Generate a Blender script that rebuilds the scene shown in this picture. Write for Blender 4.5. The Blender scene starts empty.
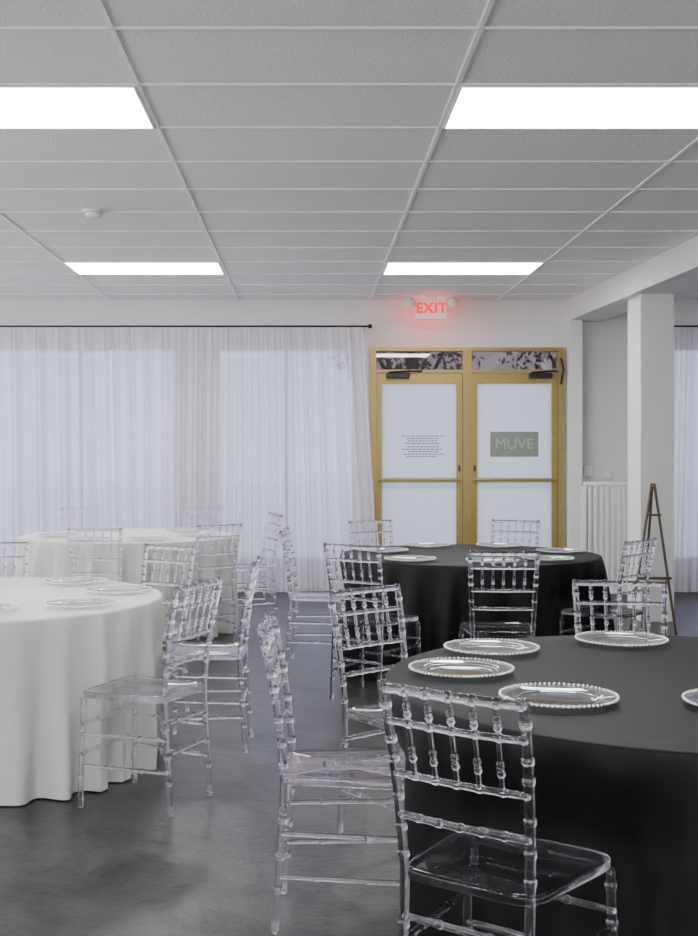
import bpy, bmesh, math, random
from mathutils import Vector, Matrix
random.seed(4)
COL = bpy.context.scene.collection
F=1205.0; CX=309.0; CY=452.0; H=1.45; CEIL=3.025; WALLY=12.5

# ------------------------------------------------------------------ helpers
def new_obj(name, mesh, mat=None, parent=None, loc=(0,0,0), rot=(0,0,0)):
    o = bpy.data.objects.new(name, mesh)
    COL.objects.link(o)
    o.location = loc; o.rotation_euler = rot
    if parent: o.parent = parent
    if mat and mesh is not None:
        mesh.materials.clear(); mesh.materials.append(mat)
    return o
def empty(name, loc=(0,0,0), rotz=0):
    o = new_obj(name, None, loc=loc, rot=(0,0,rotz))
    o.empty_display_size=0.1
    return o
def tag(o,label=None,cat=None,group=None,kind=None):
    if label: o["label"]=label
    if cat: o["category"]=cat
    if group: o["group"]=group
    if kind: o["kind"]=kind
    return o
def finish(bm,name,smooth=False):
    bmesh.ops.recalc_face_normals(bm, faces=bm.faces[:])
    me=bpy.data.meshes.new(name); bm.to_mesh(me); bm.free()
    if smooth:
        for p in me.polygons: p.use_smooth=True
    return me
def add_box(bm,x0,x1,y0,y1,z0,z1,bev=0):
    r=bmesh.ops.create_cube(bm,size=1)
    vs=r['verts']
    for v in vs:
        v.co=Vector(((x0+x1)/2+v.co.x*(x1-x0),(y0+y1)/2+v.co.y*(y1-y0),(z0+z1)/2+v.co.z*(z1-z0)))
    if bev>0:
        es=set()
        for v in vs:
            for e in v.link_edges: es.add(e)
        bmesh.ops.bevel(bm,geom=list(es),offset=bev,segments=2,affect='EDGES',profile=0.6)
def boxes(name,lst,bev=0):
    bm=bmesh.new()
    for b in lst: add_box(bm,*b,bev=bev)
    return finish(bm,name)
def sweep(bm,pts,radii,seg=12,cap=True):
    rings=[]
    n=len(pts)
    for i,p in enumerate(pts):
        p=Vector(p)
        a=Vector(pts[max(i-1,0)]); b=Vector(pts[min(i+1,n-1)])
        d=(b-a).normalized()
        up=Vector((0,0,1)) if abs(d.z)<0.9 else Vector((0,1,0))
        s=d.cross(up).normalized(); t=s.cross(d).normalized()
        rings.append([bm.verts.new(p+(s*math.cos(2*math.pi*k/seg)+t*math.sin(2*math.pi*k/seg))*radii[i]) for k in range(seg)])
    for i in range(n-1):
        for k in range(seg):
            bm.faces.new((rings[i][k],rings[i][(k+1)%seg],rings[i+1][(k+1)%seg],rings[i+1][k]))
    if cap:
        bm.faces.new(rings[0][::-1]); bm.faces.new(rings[-1])
def rod(bm,path,r,beads=(),br=None,seg=12,bw=0.008):
    """turned rod following path(t); beads: t positions of ring swellings"""
    L=sum((path((i+1)/20)-path(i/20)).length for i in range(20))
    br=br or r*1.4
    ts={0.0:r*0.8,0.004/L:r,1.0:r*0.8,1-0.004/L:r}
    w=bw/L
    nd=max(4,int(L/.05))
    for i in range(1,nd):
        t=i/nd
        if all(abs(t-b)>w*2.2 for b in beads): ts[t]=r
    for b in beads:
        for k,rr in ((-1.5,r),(-1,r*1.01),(-.6,r+(br-r)*.75),(0,br),(.6,r+(br-r)*.75),(1,r*1.01),(1.5,r)):
            t=b+k*w
            if .006/L<t<1-.006/L: ts[t]=rr
    keys=sorted(ts)
    sweep(bm,[path(t) for t in keys],[ts[t] for t in keys],seg)
def line(a,b):
    a=Vector(a);b=Vector(b)
    return lambda t:a.lerp(b,t)
def revolve(bm,prof,seg=48,center=(0,0,0)):
    c=Vector(center); rings=[]
    for (r,z) in prof:
        if r<1e-6: rings.append([bm.verts.new(c+Vector((0,0,z)))])
        else: rings.append([bm.verts.new(c+Vector((r*math.cos(2*math.pi*k/seg),r*math.sin(2*math.pi*k/seg),z))) for k in range(seg)])
    for i in range(len(rings)-1):
        A,B=rings[i],rings[i+1]
        for k in range(seg):
            k2=(k+1)%seg
            if len(A)==1 and len(B)==1: continue
            if len(A)==1: bm.faces.new((A[0],B[k],B[k2]))
            elif len(B)==1: bm.faces.new((A[k],A[k2],B[0]))
            else: bm.faces.new((A[k],A[k2],B[k2],B[k]))

# ------------------------------------------------------------------ materials
def mat(name):
    m=bpy.data.materials.new(name); m.use_nodes=True
    nt=m.node_tree; nt.nodes.clear()
    out=nt.nodes.new('ShaderNodeOutputMaterial')
    return m,nt,out
def pbr(name,col,rough=0.5,metal=0,noise=0.0,nscale=20,bump=0.0,bscale=200,spec=0.5,sheen=0,emit=None,es=0):
    m,nt,out=mat(name)
    p=nt.nodes.new('ShaderNodeBsdfPrincipled')
    p.inputs['Base Color'].default_value=(*col,1); p.inputs['Roughness'].default_value=rough
    p.inputs['Metallic'].default_value=metal; p.inputs['Specular IOR Level'].default_value=spec
    p.inputs['Sheen Weight'].default_value=sheen
    if emit: p.inputs['Emission Color'].default_value=(*emit,1); p.inputs['Emission Strength'].default_value=es
    nt.links.new(p.outputs[0],out.inputs[0])
    tc=nt.nodes.new('ShaderNodeTexCoord')
    n=nt.nodes.new('ShaderNodeTexNoise'); n.inputs['Scale'].default_value=nscale; n.inputs['Detail'].default_value=4
    nt.links.new(tc.outputs['Object'],n.inputs['Vector'])
    r=nt.nodes.new('ShaderNodeValToRGB')
    lo=[max(0,c*(1-noise)) for c in col]; hi=[min(1,c*(1+noise)) for c in col]
    r.color_ramp.elements[0].color=(*lo,1); r.color_ramp.elements[1].color=(*hi,1)
    r.color_ramp.elements[0].position=.3; r.color_ramp.elements[1].position=.7
    nt.links.new(n.outputs['Fac'],r.inputs[0]); nt.links.new(r.outputs[0],p.inputs['Base Color'])
    if bump>0:
        n2=nt.nodes.new('ShaderNodeTexNoise'); n2.inputs['Scale'].default_value=bscale
        nt.links.new(tc.outputs['Object'],n2.inputs['Vector'])
        b=nt.nodes.new('ShaderNodeBump'); b.inputs['Strength'].default_value=bump; b.inputs['Distance'].default_value=.01
        nt.links.new(n2.outputs['Fac'],b.inputs['Height']); nt.links.new(b.outputs[0],p.inputs['Normal'])
    return m
M_wall=pbr('wall_paint',(.73,.73,.715),.7,noise=.02,nscale=3)
M_white=pbr('white_paint',(.82,.82,.82),.5)
M_tbar=pbr('ceiling_bar_white',(.93,.93,.93),.4)
M_tbar2=pbr('ceiling_crossbar',(.80,.80,.80),.5)
M_gold=pbr('gold_anodised',(.33,.235,.08),.38,metal=.6,noise=.05)
M_dark=pbr('dark_metal',(.02,.02,.02),.4,metal=.5)
M_bronze=pbr('bronze_wood',(.09,.06,.035),.4)
M_alu=pbr('window_aluminium',(.7,.68,.66),.5)
M_silver=pbr('silver_bead',(.85,.85,.86),.15,metal=.7)
M_pave=pbr('pavement_concrete',(.80,.80,.80),.9,noise=.05)
M_bark=pbr('bark',(.08,.05,.03),.9,noise=.3)
M_leaf=pbr('leaves',(.13,.11,.07),.7,noise=.7,nscale=3)
M_signface=pbr('sign_green_grey',(.20,.23,.19),.6,noise=.05)
M_letter=pbr('letter_grey',(.12,.12,.13),.6)
M_signletter=pbr('letter_pale',(.36,.39,.36),.6)
M_red=pbr('exit_red',(.7,.005,.003),.6,spec=.1,emit=(1,.004,.002),es=1.4)
M_signwhite=pbr('sign_face_white',(.90,.86,.85),.5)
M_whitecloth=pbr('white_tablecloth',(.57,.562,.548),.75,noise=.03,nscale=4,bump=.15,bscale=500,sheen=.03)
M_blackcloth=pbr('black_tablecloth',(.0035,.0035,.0038),.55,noise=.1,nscale=4,bump=.15,bscale=500,sheen=0,spec=.17)
M_ceil=pbr('ceiling_tile',(.90,.90,.895),.9,noise=.10,nscale=80,bump=.8,bscale=150)
def floor_mat():
    m,nt,out=mat('slate_vinyl_floor')
    N=nt.nodes.new; L=nt.links.new
    p=N('ShaderNodeBsdfPrincipled'); L(p.outputs[0],out.inputs[0])
    tc=N('ShaderNodeTexCoord')
    mp=N('ShaderNodeMapping'); mp.inputs['Rotation'].default_value=(0,0,math.radians(28)); L(tc.outputs['Object'],mp.inputs[0])
    br=N('ShaderNodeTexBrick'); br.inputs['Scale'].default_value=1.0
    br.inputs['Brick Width'].default_value=.92; br.inputs['Row Height'].default_value=.46
    br.inputs['Mortar Size'].default_value=.003; br.inputs['Mortar Smooth'].default_value=.3
    br.inputs['Color1'].default_value=(.82,.82,.82,1); br.inputs['Color2'].default_value=(1.18,1.18,1.18,1); br.inputs['Mortar'].default_value=(.5,.5,.5,1)
    L(mp.outputs[0],br.inputs['Vector'])
    n=N('ShaderNodeTexNoise'); n.inputs['Scale'].default_value=3.2; n.inputs['Detail'].default_value=12; n.inputs['Roughness'].default_value=.76; n.inputs['Distortion'].default_value=1.0
    L(tc.outputs['Object'],n.inputs['Vector'])
    r=N('ShaderNodeValToRGB'); r.color_ramp.elements[0].position=.36; r.color_ramp.elements[0].color=(.010,.010,.0097,1)
    r.color_ramp.elements[1].position=.66; r.color_ramp.elements[1].color=(.052,.051,.048,1)
    L(n.outputs['Fac'],r.inputs[0])
    mx=N('ShaderNodeMix'); mx.data_type='RGBA'; mx.blend_type='MULTIPLY'; mx.inputs[0].default_value=1
    L(r.outputs[0],mx.inputs[6]); L(br.outputs['Color'],mx.inputs[7]); L(mx.outputs[2],p.inputs['Base Color'])
    p.inputs['Roughness'].default_value=.34; p.inputs['Specular IOR Level'].default_value=.30
    b=N('ShaderNodeBump'); b.inputs['Strength'].default_value=.10; b.inputs['Distance'].default_value=.02
    n2=N('ShaderNodeTexNoise'); n2.inputs['Scale'].default_value=30; n2.inputs['Detail'].default_value=5; L(tc.outputs['Object'],n2.inputs['Vector'])
    L(n2.outputs['Fac'],b.inputs['Height']); L(b.outputs[0],p.inputs['Normal'])
    return m
M_floor=floor_mat()
def emit(name,col,s):
    m,nt,out=mat(name); e=nt.nodes.new('ShaderNodeEmission'); e.inputs[0].default_value=(*col,1); e.inputs[1].default_value=s
    nt.links.new(e.outputs[0],out.inputs[0]); return m
M_panel=emit('light_diffuser',(1,.99,.98),26.0)
def acrylic(name,tint=(.985,.975,1.0),tr=.22,rough=.0,ior=1.45):
    m,nt,out=mat(name); N=nt.nodes.new; L=nt.links.new
    g=N('ShaderNodeBsdfGlass'); g.inputs['Color'].default_value=(*tint,1); g.inputs['Roughness'].default_value=rough; g.inputs['IOR'].default_value=ior
    t=N('ShaderNodeBsdfTransparent'); t.inputs[0].default_value=(.985,.975,1,1)
    x=N('ShaderNodeMixShader'); x.inputs[0].default_value=tr
    L(g.outputs[0],x.inputs[1]); L(t.outputs[0],x.inputs[2]); L(x.outputs[0],out.inputs[0]); return m
M_acr=acrylic('clear_acrylic')
def thin(name,refl=.1,col=(.95,.96,.97),rough=.02,diff=0):
    m,nt,out=mat(name); N=nt.nodes.new; L=nt.links.new
    t=N('ShaderNodeBsdfTransparent'); t.inputs[0].default_value=(*col,1)
    g=N('ShaderNodeBsdfGlossy'); g.inputs['Roughness'].default_value=rough
    lw=N('ShaderNodeLayerWeight'); lw.inputs[0].default_value=.35
    ma=N('ShaderNodeMath'); ma.operation='MULTIPLY_ADD'; ma.inputs[1].default_value=.6; ma.inputs[2].default_value=refl
    L(lw.outputs['Fresnel'],ma.inputs[0])
    x=N('ShaderNodeMixShader'); L(ma.outputs[0],x.inputs[0]); L(t.outputs[0],x.inputs[1]); L(g.outputs[0],x.inputs[2])
    last=x
    if diff>0:
        d=N('ShaderNodeBsdfDiffuse'); d.inputs[0].default_value=(.8,.8,.82,1)
        x2=N('ShaderNodeMixShader'); x2.inputs[0].default_value=diff; L(x.outputs[0],x2.inputs[1]); L(d.outputs[0],x2.inputs[2]); last=x2
    L(last.outputs[0],out.inputs[0]); return m
M_pane=thin('window_pane',.03)
M_tpane=thin('transom_pane',.10,col=(.45,.40,.37))
M_plate=thin('plate_glass',.05,diff=.03)
def sheer(name,tr,tl,col=(.9,.89,.93)):
    m,nt,out=mat(name); N=nt.nodes.new; L=nt.links.new
    t=N('ShaderNodeBsdfTransparent'); tb=N('ShaderNodeBsdfTranslucent'); d=N('ShaderNodeBsdfDiffuse')
    tb.inputs[0].default_value=(*col,1); d.inputs[0].default_value=(*col,1)
    a=N('ShaderNodeMixShader'); a.inputs[0].default_value=tl; L(d.outputs[0],a.inputs[1]); L(tb.outputs[0],a.inputs[2])
    b=N('ShaderNodeMixShader'); b.inputs[0].default_value=tr; L(a.outputs[0],b.inputs[1]); L(t.outputs[0],b.inputs[2])
    L(b.outputs[0],out.inputs[0]); return m
M_sheer=sheer('sheer_voile',.30,.35,(.86,.83,.91))
M_frost=sheer('frosted_film',.04,.55,(.84,.89,.91))

# ------------------------------------------------------------------ world
w=bpy.data.worlds.new('World'); bpy.context.scene.world=w; w.use_nodes=True
nt=w.node_tree; bg=nt.nodes['Background']; bg.inputs[0].default_value=(.66,.71,1.0,1); bg.inputs[1].default_value=2.3

# ------------------------------------------------------------------ room shell
XL=-6.0; XR=6.5; YF=-4.0; T=.2
def S(o,l=None): return tag(o,l,None,None,'structure')
S(new_obj('floor',boxes('floor',[(XL-.2,XR+.2,YF-.2,WALLY+.2,-.1,0)]),M_floor),'dark grey slate-look vinyl tile floor')
S(new_obj('ceiling',boxes('ceiling',[(XL-.2,XR+.2,YF-.2,WALLY+.2,CEIL,CEIL+.1)]),M_ceil),'speckled grey-white suspended ceiling tiles')
WT=2.56; WB=.30
W1=(-4.4,-1.37); W2=(-.975,.50); W3=(3.72,5.8); DX0,DX1,DT=.633,2.635,2.53
wb=[]
Y0,Y1=WALLY,WALLY+T
def seg(x0,x1,z0,z1): wb.append((x0,x1,Y0,Y1,z0,z1))
seg(XL-.2,W1[0],0,CEIL); seg(W1[0],W1[1],WT,CEIL); seg(W1[0],W1[1],0,WB)
seg(W1[1],W2[0],0,CEIL); seg(W2[0],W2[1],WT,CEIL); seg(W2[0],W2[1],0,WB)
seg(W2[1],DX0,0,CEIL); seg(DX0,DX1,DT,CEIL); seg(DX1,W3[0],0,CEIL)
seg(W3[0],W3[1],WT,CEIL); seg(W3[0],W3[1],0,WB); seg(W3[1],XR+.2,0,CEIL)
S(new_obj('wall_back',boxes('wall_back',wb),M_wall),'painted off-white wall with storefront openings')
S(new_obj('wall_left',boxes('wl',[(XL-.2,XL,YF,WALLY,0,CEIL)]),M_wall),'painted off-white side wall')
S(new_obj('wall_right',boxes('wr',[(XR,XR+.2,YF,WALLY,0,CEIL)]),M_wall),'painted off-white side wall')
S(new_obj('wall_front',boxes('wf',[(XL-.2,XR+.2,YF-.2,YF,0,CEIL)]),M_wall),'painted off-white end wall')
# added fill lamps before the blank end and side walls to brighten the ceiling
def fill_light(name,loc,rot,sx,sy,rad,col=(.96,.98,1)):
    ld=bpy.data.lights.new(name,'AREA'); ld.shape='RECTANGLE'; ld.size=sx; ld.size_y=sy
    ld.energy=rad*math.pi*sx*sy; ld.color=col
    o=bpy.data.objects.new(name,ld); COL.objects.link(o); o.location=loc; o.rotation_euler=rot
fill_light('front_fill_light',(-.5,-3.9,1.35),(math.radians(90),0,0),10,2.3,4.2)  # added fill behind the camera, the end wall has no window
fill_light('side_fill_light',(-5.9,5.5,1.35),(math.radians(90),0,math.radians(-90)),12,2.3,3.4)  # added fill along the left wall, which has no opening
# ceiling grid
colX=[-4.70,-3.36,-2.04,-.732,.636,1.955,3.30,4.65,6.0]
RY0=5.15
rowY=[RY0+.684*k for k in range(-13,11)]
g=[]
for x in colX: g.append((x-.010,x+.010,YF,WALLY,CEIL-.008,CEIL+.001))
S(new_obj('trim_1',boxes('grid_long',g),M_tbar),'white ceiling grid main bars')
g=[(XL,XR,y-.006,y+.006,CEIL-.009,CEIL+.001) for y in rowY if YF<y<WALLY-.02]
S(new_obj('trim_2',boxes('grid_cross',g),M_tbar2),'white ceiling grid cross bars')
def prism(name,pts,z0,z1):
    bm=bmesh.new()
    a=[bm.verts.new((x,y,z0)) for x,y in pts]; b=[bm.verts.new((x,y,z1)) for x,y in pts]
    n=len(pts)
    bm.faces.new(a); bm.faces.new(b)
    for i in range(n): bm.faces.new((a[i],a[(i+1)%n],b[(i+1)%n],b[i]))
    return finish(bm,name)
def bx(y): return 2.66+(12.5-y)*.045
S(new_obj('trim_3',prism('beam',[(bx(12.5),12.5),(bx(12.5)+.36,12.5),(bx(YF)+.36,YF),(bx(YF),YF)],2.80,CEIL-.001),M_wall),'white boxed ceiling beam')
S(new_obj('trim_4',boxes('column',[(2.835,3.12,10.30,10.72,0,2.80)],),M_wall),'white square support column')
S(new_obj('trim_5',boxes('pilaster',[(2.665,2.79,12.3,12.5,0,2.80)]),M_wall),'white wall pilaster beside the door')
for i,(x0,x1) in enumerate([(XL,DX0-.02),(2.80,XR)]):
    S(new_obj('baseboard_back' if i==0 else 'baseboard_side',boxes('bb',[(x0,x1,12.485,12.5,0,.09)]),M_white),'white painted baseboard')

# windows
for i,(x0,x1) in enumerate([W1,W2,W3]):
    fr=[]; fw=.05
    y0,y1=12.52,12.60
    fr+=[(x0,x0+fw,y0,y1,WB,WT),(x1-fw,x1,y0,y1,WB,WT),(x0+fw,x1-fw,y0,y1,WB,WB+fw),(x0+fw,x1-fw,y0,y1,WT-fw,WT)]
    nm=2 if x1-x0>2 else 1
    for k in range(nm):
        xm=x0+(x1-x0)*(k+1)/(nm+1)
        fr.append((xm-.02,xm+.02,y0,y1,WB+fw,WT-fw))
    o=S(new_obj('window_%d'%(i+1),boxes('wframe',fr),M_alu),'metal-framed storefront window behind sheer curtain')
    new_obj('window_pane',boxes('pane',[(x0+fw,x1-fw,12.555,12.561,WB+fw,WT-fw)]),M_pane,parent=o)

# door frame + transom (gold)
fy0,fy1=12.44,12.56
LT=2.27   # leaf top
fr=[(DX0,DX0+.06,fy0,fy1,0,DT),(DX1-.06,DX1,fy0,fy1,0,DT),(DX0+.06,DX1-.06,fy0,fy1,DT-.035,DT),
    (DX0+.06,DX1-.06,fy0,fy1,LT,LT+.03)]
XM=(DX0+DX1)/2-.0
fr.append((XM-.045,XM+.045,fy0,fy1,0,LT)); fr.append((XM-.045,XM+.045,fy0,fy1,LT+.03,DT-.035))
dfm=S(new_obj('trim_6',boxes('door_frame',fr),M_gold),'gold anodised metal double door frame with transom')
new_obj('transom_pane',boxes('tp',[(DX0+.06,XM-.045,12.50,12.506,LT+.03,DT-.035)]),M_tpane,parent=dfm)
new_obj('transom_pane',boxes('tp',[(XM+.045,DX1-.06,12.50,12.506,LT+.03,DT-.035)]),M_tpane,parent=dfm)

def text_mesh(txt,size,extr=.002,mirror=False,off=0,space=1.0):
    cu=bpy.data.curves.new('t','FONT'); cu.body=txt; cu.size=size; cu.extrude=extr; cu.align_x='CENTER'; cu.align_y='CENTER'; cu.offset=off; cu.space_character=space
    o=bpy.data.objects.new('t',cu); COL.objects.link(o)
    bpy.context.view_layer.update()
    dg=bpy.context.evaluated_depsgraph_get()
    me=bpy.data.meshes.new_from_object(o.evaluated_get(dg))
    bpy.data.objects.remove(o)
    me.name='lettering'
    if mirror: me.transform(Matrix.Scale(-1,4,(1,0,0)))
    return me
leafs=[(DX0+.06,XM-.045),(XM+.045,DX1-.06)]
for i,(x0,x1) in enumerate(leafs):
    x0+=.004; x1-=.004
    st=.058; y0,y1=12.47,12.52
    ztop=LT-.004; zr=LT-.11; zm=1.16
    fr=[(x0,x0+st,y0,y1,.01,ztop),(x1-st,x1,y0,y1,.01,ztop),(x0+st,x1-st,y0,y1,zr,ztop),(x0+st,x1-st,y0,y1,.01,.25),(x0+st,x1-st,y0,y1,zm-.018,zm+.018)]
    o=S(new_obj('door_%d'%(i+1),boxes('leaf',fr),M_gold),'gold-framed glass door with frosted film')
    new_obj('glass_panel',boxes('gp',[(x0+st,x1-st,12.492,12.498,zm+.018,zr)]),M_frost,parent=o)
    new_obj('glass_panel',boxes('gp',[(x0+st,x1-st,12.492,12.498,.25,zm-.018)]),M_frost,parent=o)
    bm=bmesh.new(); rod(bm,line((x0+.02,12.41,zm),(x1-.02,12.41,zm)),.012)
    rod(bm,line((x0+.04,12.41,zm),(x0+.04,12.47,zm)),.012); rod(bm,line((x1-.04,12.41,zm),(x1-.04,12.47,zm)),.012)
    new_obj('push_bar',finish(bm,'pb',True),M_gold,parent=o)
    xc=x0+.22 if i==0 else x1-.18
    bm=bmesh.new(); add_box(bm,xc-.12,xc+.12,12.40,12.47,LT-.06,LT-.005,bev=.008)
    sweep(bm,[(xc-.1,12.42,LT+.0),(xc+.12,12.36,LT+.01),(xc+.25 if i==0 else xc+.17,12.44,LT+.015)],[.009]*3,8)
    new_obj('door_closer',finish(bm,'dc'),M_dark,parent=o)
    bm=bmesh.new(); sx=x1-.03 if i==0 else x0+.03
    add_box(bm,sx-.010,sx+.010,12.455,12.47,1.25,1.31,bev=.004)
    new_obj('door_lock',finish(bm,'lk'),M_dark,parent=o)
    if i==0:
        bm=bmesh.new(); rnd=random.Random(2)
        xc=(x0+x1)/2; zs=1.615
        for r in range(9):
            if r==4: zs-=.012
            L=.24+rnd.random()*.2 if r not in(3,8) else .25+rnd.random()*.1
            x=xc+.03-L/2
            while x<xc+.03+L/2:
                wl=.015+rnd.random()*.03
                add_box(bm,x,x+wl,12.488,12.4915,zs-.005,zs+.005); x+=wl+.008
            zs-=.025
        new_obj('lettering',finish(bm,'small_print'),M_letter,parent=o)
    else:
        xc=(x0+x1)/2; zc=1.53
        s=new_obj('door_sign',boxes('ds',[(xc-.25,xc+.25,12.486,12.4915,zc-.13,zc+.13)]),M_signface,parent=o)
        me=text_mesh('MUVE',.155,.001)
        new_obj('sign_lettering',me,M_signletter,parent=s,loc=(xc,12.484,zc),rot=(math.radians(90),0,0))
bm=bmesh.new()
sweep(bm,[(2.60,12.43,2.42),(2.62,12.40,2.30),(2.60,12.43,2.15)],[.012]*3,8)
new_obj('door_closer_arm',finish(bm,'arm'),M_dark,parent=dfm)

# exterior
S(new_obj('pavement',boxes('pv',[(-30,30,12.7,60,-.15,-.02)]),M_pave),'pale concrete pavement outside')
rnd=random.Random(7)
def tree(x,y,h,R,nm=1700):
    e=empty('street_tree',(x,y,-.02))
    bm=bmesh.new(); rod(bm,line((0,0,0),(.1,0,h)),.1,seg=10)
    for k in range(5):
        a=k*1.3; rod(bm,line((.05,0,h*.6),(math.cos(a)*R*.6,math.sin(a)*R*.6,h+.2)),.03,seg=6)
    new_obj('trunk',finish(bm,'trunk',True),M_bark,parent=e)
    bm=bmesh.new()
    for k in range(nm):
        while True:
            v=Vector((rnd.uniform(-1,1),rnd.uniform(-1,1),rnd.uniform(-1,1)))
            if v.length<1: break
        c=Vector((v.x*R,v.y*R,h+v.z*R*.7)); s=rnd.uniform(.03,.075)
        q=Matrix.Rotation(rnd.uniform(0,6),3,Vector((rnd.random(),rnd.random(),rnd.random()+.1)).normalized())
        vs=[bm.verts.new(c+q@Vector(p)*s) for p in((-1,0,0),(0,-.5,0),(1,0,0),(0,.5,0))]
        bm.faces.new(vs)
    new_obj('foliage',finish(bm,'fol'),M_leaf,parent=e)
    tag(e,'dark leafy street tree outside the glass','tree','street trees outside')
tree(1.50,18.5,3.3,1.35); tree(4.35,19.0,3.3,1.45)

# ------------------------------------------------------------------ ceiling lights
def light_panel(x0,x1,y0):
    W,D=x1-x0,.684
    e=empty('ceiling_light',(x0+W/2,y0+D/2,CEIL))
    a,b=W/2-.012,D/2-.008
    f=.010
    new_obj('light_frame',boxes('lf',[(-a,-a+f,-b,b,-.014,-.001),(a-f,a,-b,b,-.014,-.001),(-a+f,a-f,-b,-b+f,-.014,-.001),(-a+f,a-f,b-f,b,-.014,-.001)]),M_tbar,parent=e)
    new_obj('light_diffuser',boxes('ld',[(-a+f,a-f,-b+f,b-f,-.009,-.003)]),M_panel,parent=e)
    tag(e,'bright flat rectangular panel light set in the ceiling grid','ceiling light','ceiling panel lights')
for y in (RY0-4.788,RY0,RY0+4.788):
    for ci in (0,2,4):
        light_panel(colX[ci],colX[ci+1],y)
# smoke detector
e=tag(empty('smoke_detector',(-1.40,7.85,CEIL)),'white round smoke detector mounted on ceiling tile','smoke detector')
bm=bmesh.new(); revolve(bm,[(0,0),(.075,0),(.075,-.012),(.06,-.018),(0,-.018)],32)
new_obj('mounting_base',finish(bm,'sb',True),M_white,parent=e)
bm=bmesh.new(); revolve(bm,[(0,-.018),(.055,-.018),(.055,-.035),(.042,-.048),(0,-.05)],32)
new_obj('sensor_cap',finish(bm,'sc',True),M_white,parent=e)

# exit sign
EX=1.225;EY=12.1
e=tag(empty('exit_sign',(EX,EY,CEIL)),'white exit sign with glowing red EXIT letters and emergency lamp heads','exit sign')
new_obj('sign_housing',boxes('sh',[(-.155,.155,-.03,.03,-.245,-.03)],bev=.006),M_signwhite,parent=e)
new_obj('ceiling_mount',boxes('cm',[(-.06,.06,-.025,.025,-.03,-.001)]),M_white,parent=e)
new_obj('exit_lettering',text_mesh('EXIT',.142,.003,off=.004,space=1.08),M_red,parent=e,loc=(0,-.034,-.137),rot=(math.radians(90),0,0))
for s in(-1,1):
    bm=bmesh.new()
    rod(bm,line((s*.155,0,-.09),(s*.2,0,-.075)),.012,seg=10)
    c=Vector((s*.215,-.02,-.08)); 
    sweep(bm,[c+Vector((0,.05,0)),c+Vector((0,.04,0)),c+Vector((0,0,0)),c+Vector((0,-.03,0))],[.02,.04,.052,.055],20)
    new_obj('lamp_head',finish(bm,'lh',True),M_white,parent=e)
for nm,yy,zz,en in (('exit_glow',-.26,-.12,.55),('exit_back_glow',.17,-.10,2.4)):
    ld=bpy.data.lights.new(nm,'POINT'); ld.energy=en; ld.color=(1,.04,.03); ld.shadow_soft_size=.04
    lo=bpy.data.objects.new(nm,ld); COL.objects.link(lo); lo.location=(0,yy,zz); lo.parent=e

# ------------------------------------------------------------------ curtains
def curtain_mesh(x0t,x1t,x0b,x1b,seed,ztop=2.722,zb=.02,nf=12,amp=.050):
    rnd=random.Random(seed); nx=nf*14; nz=16
    ph=[rnd.uniform(0,6) for _ in range(6)]
    bm=bmesh.new(); G=[]
    for j in range(nz+1):
        t=j/nz; z=ztop+(zb-ztop)*t; row=[]
        for i in range(nx+1):
            u=i/nx
            uu=u+(.012*math.sin(5*u*6.28+ph[0])+.008*math.sin(11*u*6.28+ph[1]+t*1.2))*min(1,u*8,(1-u)*8)
            x=(x0t+(x1t-x0t)*uu)*(1-t)+(x0b+(x1b-x0b)*uu)*t
            th=u*nf*2*math.pi+1.5*math.sin(u*9+ph[2])+.5*t*math.sin(u*20+ph[3])
            a=amp*(.30+.70*math.sin(u*17+ph[4])**2)*(.6+.4*t)
            y=a*math.sin(th)+.3*a*math.sin(2.3*th+ph[5])
            if t<.03: y*=.35
            row.append(bm.verts.new((x,12.31+y,z)))
        G.append(row)
    for j in range(nz):
        for i in range(nx): bm.faces.new((G[j][i],G[j][i+1],G[j+1][i+1],G[j+1][i]))
    return finish(bm,'curtain',True)
for i,(a,b,c,d) in enumerate([(-4.6,-3.34,-4.6,-3.32),(-3.33,-2.03,-3.31,-1.98),(-2.02,-1.06,-1.97,-1.10),(-1.05,-.26,-1.09,-.22),(-.25,.56,-.21,.72)]):
    o=new_obj('sheer_curtain',curtain_mesh(a,b,c,d,i+3,nf=20 if i<2 else 15),M_sheer)
    tag(o,'white sheer voile curtain panel hanging before the window','curtain','sheer curtain panels')
o=new_obj('sheer_curtain',curtain_mesh(3.66,5.0,3.60,5.0,20,nf=20),M_sheer); tag(o,'white sheer voile curtain panel in the side bay','curtain','sheer curtain panels')
def curtain_rod(x0,x1,lab):
    e=tag(empty('curtain_rod',((x0+x1)/2,12.31,2.734)),lab,'curtain rod')
    h=(x1-x0)/2
    bm=bmesh.new(); sweep(bm,[(-h,0,0),(h,0,0)],[.010,.010],12); new_obj('rod',finish(bm,'rod',True),M_dark,parent=e)
    for s in(-1,1):
        bm=bmesh.new(); sweep(bm,[(s*h,0,0),(s*(h+.008),0,0),(s*(h+.02),0,0),(s*(h+.04),0,0),(s*(h+.045),0,0)],[.012,.02,.024,.018,.004],14)
        new_obj('finial',finish(bm,'fin',True),M_dark,parent=e)
        bm=bmesh.new(); rod(bm,line((s*(h-.04),0,0),(s*(h-.04),.19,0)),.008,seg=8); new_obj('bracket',finish(bm,'brk',True),M_dark,parent=e)
curtain_rod(-4.70,.60,'long thin black curtain rod on the wall')
curtain_rod(3.56,5.1,'short thin black curtain rod in the side bay')

# wall devices
e=tag(new_obj('wall_switch',boxes('ws',[(2.84,2.93,12.47,12.5,1.20,1.30)],bev=.006),M_white),'small white switch box on the wall','switch')
e=tag(new_obj('thermostat',boxes('th',[(3.07,3.13,12.475,12.502,1.18,1.25)],bev=.004),M_white),'tiny white thermostat box on the wall','thermostat')
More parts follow.
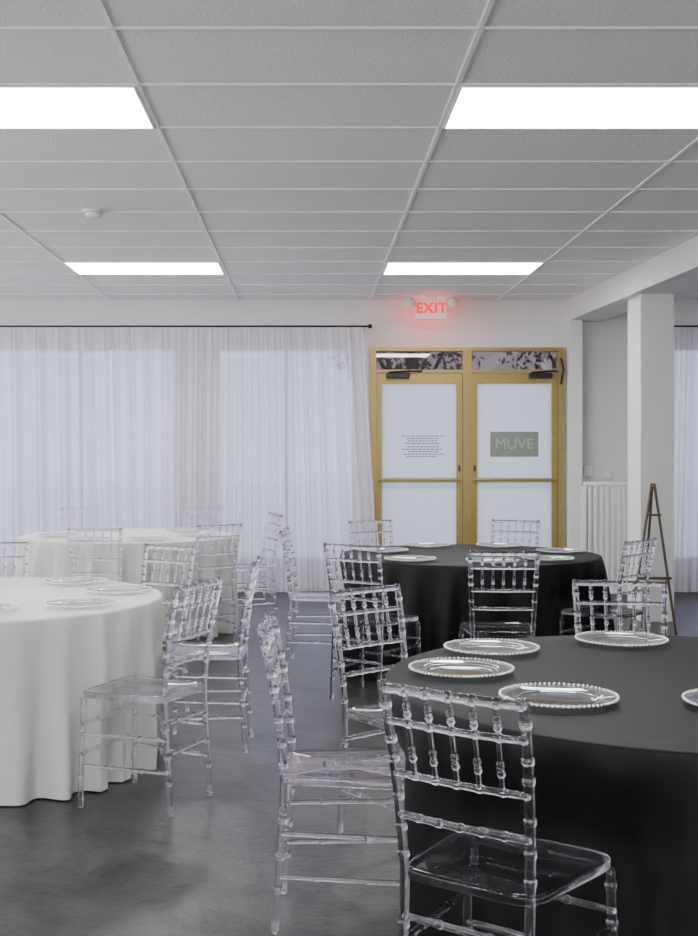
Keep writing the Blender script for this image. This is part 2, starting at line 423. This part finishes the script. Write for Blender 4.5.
# railing
RX0,RX1,RY=2.70,3.16,11.85
e=tag(empty('white_railing',((RX0+RX1)/2,RY,0)),'white slatted wooden railing beside the column','railing')
hw=(RX1-RX0)/2
new_obj('handrail',boxes('hr',[(-hw,hw,-.025,.025,1.12,1.155)],bev=.005),M_white,parent=e)
new_obj('bottom_rail',boxes('br',[(-hw,hw,-.018,.018,.06,.10)]),M_white,parent=e)
for s in(-1,1): new_obj('post',boxes('po',[(s*hw-.022,s*hw+.022,-.022,.022,0,1.12)]),M_white,parent=e)
n=7; bme=boxes('bal',[(-.012,.012,-.012,.012,.10,1.12)]); bme.materials.append(M_white)
for k in range(n): new_obj('baluster',bme,None,parent=e,loc=(-hw+(k+1)*2*hw/(n+1),0,0))

# easel
e=tag(empty('display_easel',(2.74,9.6,0)),'slim dark bronze tripod display easel by the column','easel')
def part(name,a,b,r,m,par):
    bm=bmesh.new(); rod(bm,line(a,b),r,seg=10); return new_obj(name,finish(bm,name,True),m,parent=par)
part('leg',(-.20,-.05,0),(-.01,0,1.20),.011,M_bronze,e)
part('leg',(.17,-.05,0),(.01,0,1.20),.011,M_bronze,e)
part('leg',(0,.32,0),(0,.02,1.17),.011,M_bronze,e)
part('crossbar',(-.14,-.06,.45),(.13,-.06,.45),.012,M_bronze,e)
part('crossbar',(-.06,-.03,.95),(.055,-.03,.95),.009,M_bronze,e)

# ------------------------------------------------------------------ chair meshes
def mk(fn,name):
    bm=bmesh.new(); fn(bm); me=finish(bm,name,True); me.materials.append(M_acr); return me
SW=.188
PB=.162
def pw(z):
    return PB if z<.45 else PB+.020*(z-.45)/.47
def post_path(s):
    def f(t):
        z=.92*t
        if z<.45: y=-.215+.03*(z/.45)**.8
        else:
            u=(z-.45)/.47; y=-.185-.02*u-.050*u*u
        return Vector((s*pw(z),y,z))
    return f
def f_rear(s):
    return lambda bm: rod(bm,post_path(s),.0120,beads=[.14,.25,.37,.55,.62,.70,.80,.85,.94],br=.0150,bw=.009,seg=16)
def f_front(s):
    return lambda bm: rod(bm,line((s*(SW+.018),.185,0),(s*(SW+.008),.175,.445)),.0118,beads=[.28,.45,.70,.9],br=.0150,bw=.009,seg=16)
def backpt(z,x):
    p=post_path(1)(z/.92); return (x,p.y,z)
def f_back(bm):
    for z,r in((.905,.0120),(.825,.0085),(.70,.0085),(.60,.009)):
        def pth(t,z=z):
            W=pw(z); x=-W+2*W*t; p=backpt(z,x); bow=-.012*math.sin(math.pi*t)
            return Vector((x,p[1]+bow,z))
        rod(bm,pth,r,beads=[.17,.335,.5,.665,.83],br=r*1.25,bw=.008,seg=14)
    for k in range(5):
        x=-.116+.058*k
        a=backpt(.70,x*.97); b=backpt(.905,x*1.01); bow=-.011*math.cos(x/.25*1.4)
        rod(bm,line((a[0],a[1]+bow,a[2]),(b[0],b[1]+bow,b[2])),.0058,beads=[.22,.31,.73,.82],br=.0100,bw=.009,seg=12)
def f_seat(bm):
    N=64; rings=[]
    for (sc,z) in((.0,.446),(.90,.446),(.975,.447),(.995,.450),(1.0,.456),(1.0,.466),(.995,.470),(.98,.473),(.93,.4735),(.89,.469),(0,.468)):
        if sc==0: rings.append([bm.verts.new((0,0,z))]); continue
        rg=[]
        for k in range(N):
            a=2*math.pi*k/N; c,s=math.cos(a),math.sin(a)
            x=math.copysign(abs(c)**.28,c)*.194; y=math.copysign(abs(s)**.28,s)*.200
            x*=1+.10*y/.2
            rg.append(bm.verts.new((x*sc,y*sc,z)))
        rings.append(rg)
    for i in range(len(rings)-1):
        A,B=rings[i],rings[i+1]
        for k in range(N):
            k2=(k+1)%N
            if len(A)==1: bm.faces.new((A[0],B[k],B[k2]))
            elif len(B)==1: bm.faces.new((A[k],A[k2],B[0]))
            else: bm.faces.new((A[k],A[k2],B[k2],B[k]))
def f_str(a,b): return lambda bm: rod(bm,line(a,b),.0085,beads=[.3,.7],br=.0115,bw=.008)
parts=[('seat',mk(f_seat,'seat')),('backrest',mk(f_back,'backrest')),
 ('leg',mk(f_rear(-1),'rear_leg_a')),('leg',mk(f_rear(1),'rear_leg_b')),('leg',mk(f_front(-1),'front_leg_a')),('leg',mk(f_front(1),'front_leg_b'))]
def yp(z): return post_path(1)(z/.92).y
for s in(-1,1):
    for z in(.17,.30):
        parts.append(('stretcher',mk(f_str((s*PB,yp(z),z),(s*(SW+.013),.18,z)),'side_str')))
for z in(.22,.34): parts.append(('stretcher',mk(f_str((-SW-.013,.181,z),(SW+.013,.181,z)),'front_str')))
for z in(.24,.36): parts.append(('stretcher',mk(f_str((-PB,yp(z),z),(PB,yp(z),z)),'rear_str')))

TABLES={'T1':(1.15,3.64,.920,'b'),'T2':(1.085,8.15,.875,'b'),'T3':(-1.60,5.75,.895,'w'),'T4':(-1.50,10.0,.890,'w')}
chairs_by={k:[] for k in TABLES}
LB={'b':'clear acrylic bamboo-style chair at a black-clothed round table','w':'clear acrylic bamboo-style chair at a white-clothed round table'}
def chair(tk,cx,cy,face=None,mind=1.22):
    """cx,cy : position of the top rail centre"""
    tx,ty,tr,_=TABLES[tk]
    d=Vector((tx-cx,ty-cy))
    if d.length<mind:
        p=Vector((tx,ty))-d.normalized()*mind; cx,cy=p.x,p.y
    dirv=Vector(face).normalized() if face else d.normalized()
    ang=math.atan2(-dirv.x,dirv.y)
    o=(cx+dirv.x*.24,cy+dirv.y*.24)
    chairs_by[tk].append((o,dirv))
    e=empty('chiavari_chair',(o[0],o[1],0),ang)
    for nme,me in parts: new_obj(nme,me,None,parent=e)
    tag(e,LB[TABLES[tk][3]],'chair','clear acrylic dining chairs')
chair('T1',.323,2.70,(.60,.80),mind=1.1)
chair('T1',-.12,3.80,(1,-.06))
chair('T1',.225,4.72)
chair('T1',1.285,4.98)
chair('T1',2.45,3.9)
chair('T2',2.00,7.30)
chair('T2',1.05,6.50,(.05,1))
chair('T2',.48,9.35)
chair('T2',1.61,9.4)
chair('T2',.25,6.95)
chair('T2',-.16,8.3)
chair('T3',-.46,4.93,(-.9,.40))
chair('T3',-.275,5.98,(-1,.03))
chair('T3',-.80,6.86)
chair('T3',-1.85,7.1)
chair('T4',-1.49,8.38)
chair('T4',-2.18,11.5)
chair('T4',-1.03,11.5)
chair('T4',-.66,8.85)
chair('T4',-.30,10.4)

# ------------------------------------------------------------------ tables with cloths
def cloth(tk,seed):
    tx,ty,R,c=TABLES[tk]; rnd=random.Random(seed)
    NS=360; rings=[]
    Z=.76
    bm=bmesh.new()
    prof=[(0,Z)]+[(R*k/6,Z) for k in range(1,6)]+[(R-.012,Z),(R-.003,Z-.003),(R,Z-.012)]
    n=22
    for j in range(1,n+1):
        prof.append((R,Z-.012-(Z-.018)*j/n))
    ph=[rnd.uniform(0,6.28) for _ in range(6)]
    nf=rnd.choice([25,27])
    for (r,z) in prof:
        if r==0: rings.append([bm.verts.new((0,0,z))]); continue
        t=max(0,(Z-.012-z)/(Z-.012)); rg=[]
        for k in range(NS):
            a=2*math.pi*k/NS
            th=nf*a+1.3*math.sin(2*a+ph[0])+.8*math.sin(5*a+ph[1])
            f=.5+.5*math.sin(th+ .5*t*math.sin(3*a+ph[2])); f=f**1.5
            f2=.5+.5*math.sin(2.0*nf*a+ph[3]+math.sin(4*a))
            A=.125*(.5+.5*math.sin(3.5*a+ph[4])**2)
            tt=min(1,t*1.2)**.7
            rr=r+tt*(A*f+.018*f2) - .035*t
            x=rr*math.cos(a); y=rr*math.sin(a); zz=z
            if t>0.03:
                wz=min(1,max(0,(.74-z)/.27)); wz=wz*wz*(3-2*wz)
                for (o,dv) in chairs_by[tk]:
                    px=x+tx-o[0]; py=y+ty-o[1]
                    yl=px*dv.x+py*dv.y; xl=px*dv.y-py*dv.x
                    if abs(xl)<.46 and -.5<yl<.225:
                        wx=min(1,max(0,(.46-abs(xl))/.23)); wx=wx*wx*(3-2*wx)
                        q=(.225-yl)*wx*wz*(.88+.12*f)
                        x+=dv.x*q; y+=dv.y*q
            rg.append(bm.verts.new((x,y,zz)))
        rings.append(rg)
    for i in range(len(rings)-1):
        A_,B_=rings[i],rings[i+1]
        for k in range(NS):
            k2=(k+1)%NS
            if len(A_)==1: bm.faces.new((A_[0],B_[k],B_[k2]))
            else: bm.faces.new((A_[k],A_[k2],B_[k2],B_[k]))
    return finish(bm,'cloth',True)
for i,tk in enumerate(TABLES):
    tx,ty,R,c=TABLES[tk]
    e=empty('round_table',(tx,ty,0))
    tag(e,'round banquet table under a floor-length %s tablecloth'%('black' if c=='b' else 'white'),'table','round banquet tables')
    new_obj('tablecloth',cloth(tk,i+1),M_blackcloth if c=='b' else M_whitecloth,parent=e)
    bm=bmesh.new(); revolve(bm,[(0,.725),(R-.06,.725),(R-.05,.73),(R-.05,.75),(0,.75)],48)
    new_obj('tabletop',finish(bm,'tt'),M_bronze,parent=e)
    for k in range(4):
        a=k*math.pi/2+.4; part('leg',(.40*math.cos(a),.40*math.sin(a),.0),(.40*math.cos(a),.40*math.sin(a),.73),.02,M_dark,e)

# ------------------------------------------------------------------ plates
bm=bmesh.new()
revolve(bm,[(0,.002),(.095,.002),(.105,.004),(.118,.010),(.155,.016),(.157,.018),(.155,.020),(.118,.014),(.105,.008),(.095,.006),(0,.006)],64)
me_plate=finish(bm,'plate_body',True); me_plate.materials.append(M_plate)
bm=bmesh.new()
for k in range(72):
    a=2*math.pi*k/72
    m=Matrix.Translation((.160*math.cos(a),.160*math.sin(a),.019))
    bmesh.ops.create_icosphere(bm,subdivisions=1,radius=.0054,matrix=m)
me_bead=finish(bm,'beads',True); me_bead.materials.append(M_silver)
bm=bmesh.new()
def ring(bm,R,r,z):
    vs=[]
    for k in range(64):
        a=2*math.pi*k/64
        vs.append([bm.verts.new(((R+r*math.cos(b))*math.cos(a),(R+r*math.cos(b))*math.sin(a),z+r*math.sin(b))) for b in [2*math.pi*j/6 for j in range(6)]])
    for k in range(64):
        for j in range(6):
            bm.faces.new((vs[k][j],vs[k][(j+1)%6],vs[(k+1)%64][(j+1)%6],vs[(k+1)%64][j]))
ring(bm,.112,.0022,.0095)
me_ring=finish(bm,'ring',True); me_ring.materials.append(M_silver)
PL={'b':'clear glass charger plate with beaded silver rim on black cloth','w':'clear glass charger plate with beaded silver rim on white cloth'}
def plate(tk,x,y):
    e=empty('charger_plate',(x,y,.7595),random.uniform(0,1))
    new_obj('plate_body',me_plate,None,parent=e); new_obj('beaded_rim',me_bead,None,parent=e); new_obj('inner_ring',me_ring,None,parent=e)
    tag(e,PL[TABLES[tk][3]],'plate','glass charger plates')
for p in [(.63,4.16),(.475,3.76),(.69,3.33),(1.125,4.34),(1.18,3.26),(1.72,3.8)]: plate('T1',*p)
for p in [(.64,7.62),(.52,8.30),(.86,8.75),(1.14,7.50),(1.52,7.66),(1.72,8.25),(1.38,8.74)]: plate('T2',*p)
for p in [(-1.02,5.38),(-.93,5.90),(-1.22,6.30),(-1.42,5.20),(-1.85,6.38)]: plate('T3',*p)
for p in [(-2.05,9.8),(-1.80,10.5),(-1.10,10.5),(-.92,9.9),(-1.25,9.4),(-1.72,9.38)]: plate('T4',*p)

# ------------------------------------------------------------------ camera
cam=bpy.data.cameras.new('camera'); co=bpy.data.objects.new('camera',cam); COL.objects.link(co)
co.location=(0,0,H); co.rotation_euler=(math.radians(90),0,0)
cam.sensor_fit='AUTO'; cam.sensor_width=36; cam.lens=36*F/936
cam.shift_x=(349-CX)/936; cam.shift_y=(CY-468)/936
bpy.context.scene.camera=co
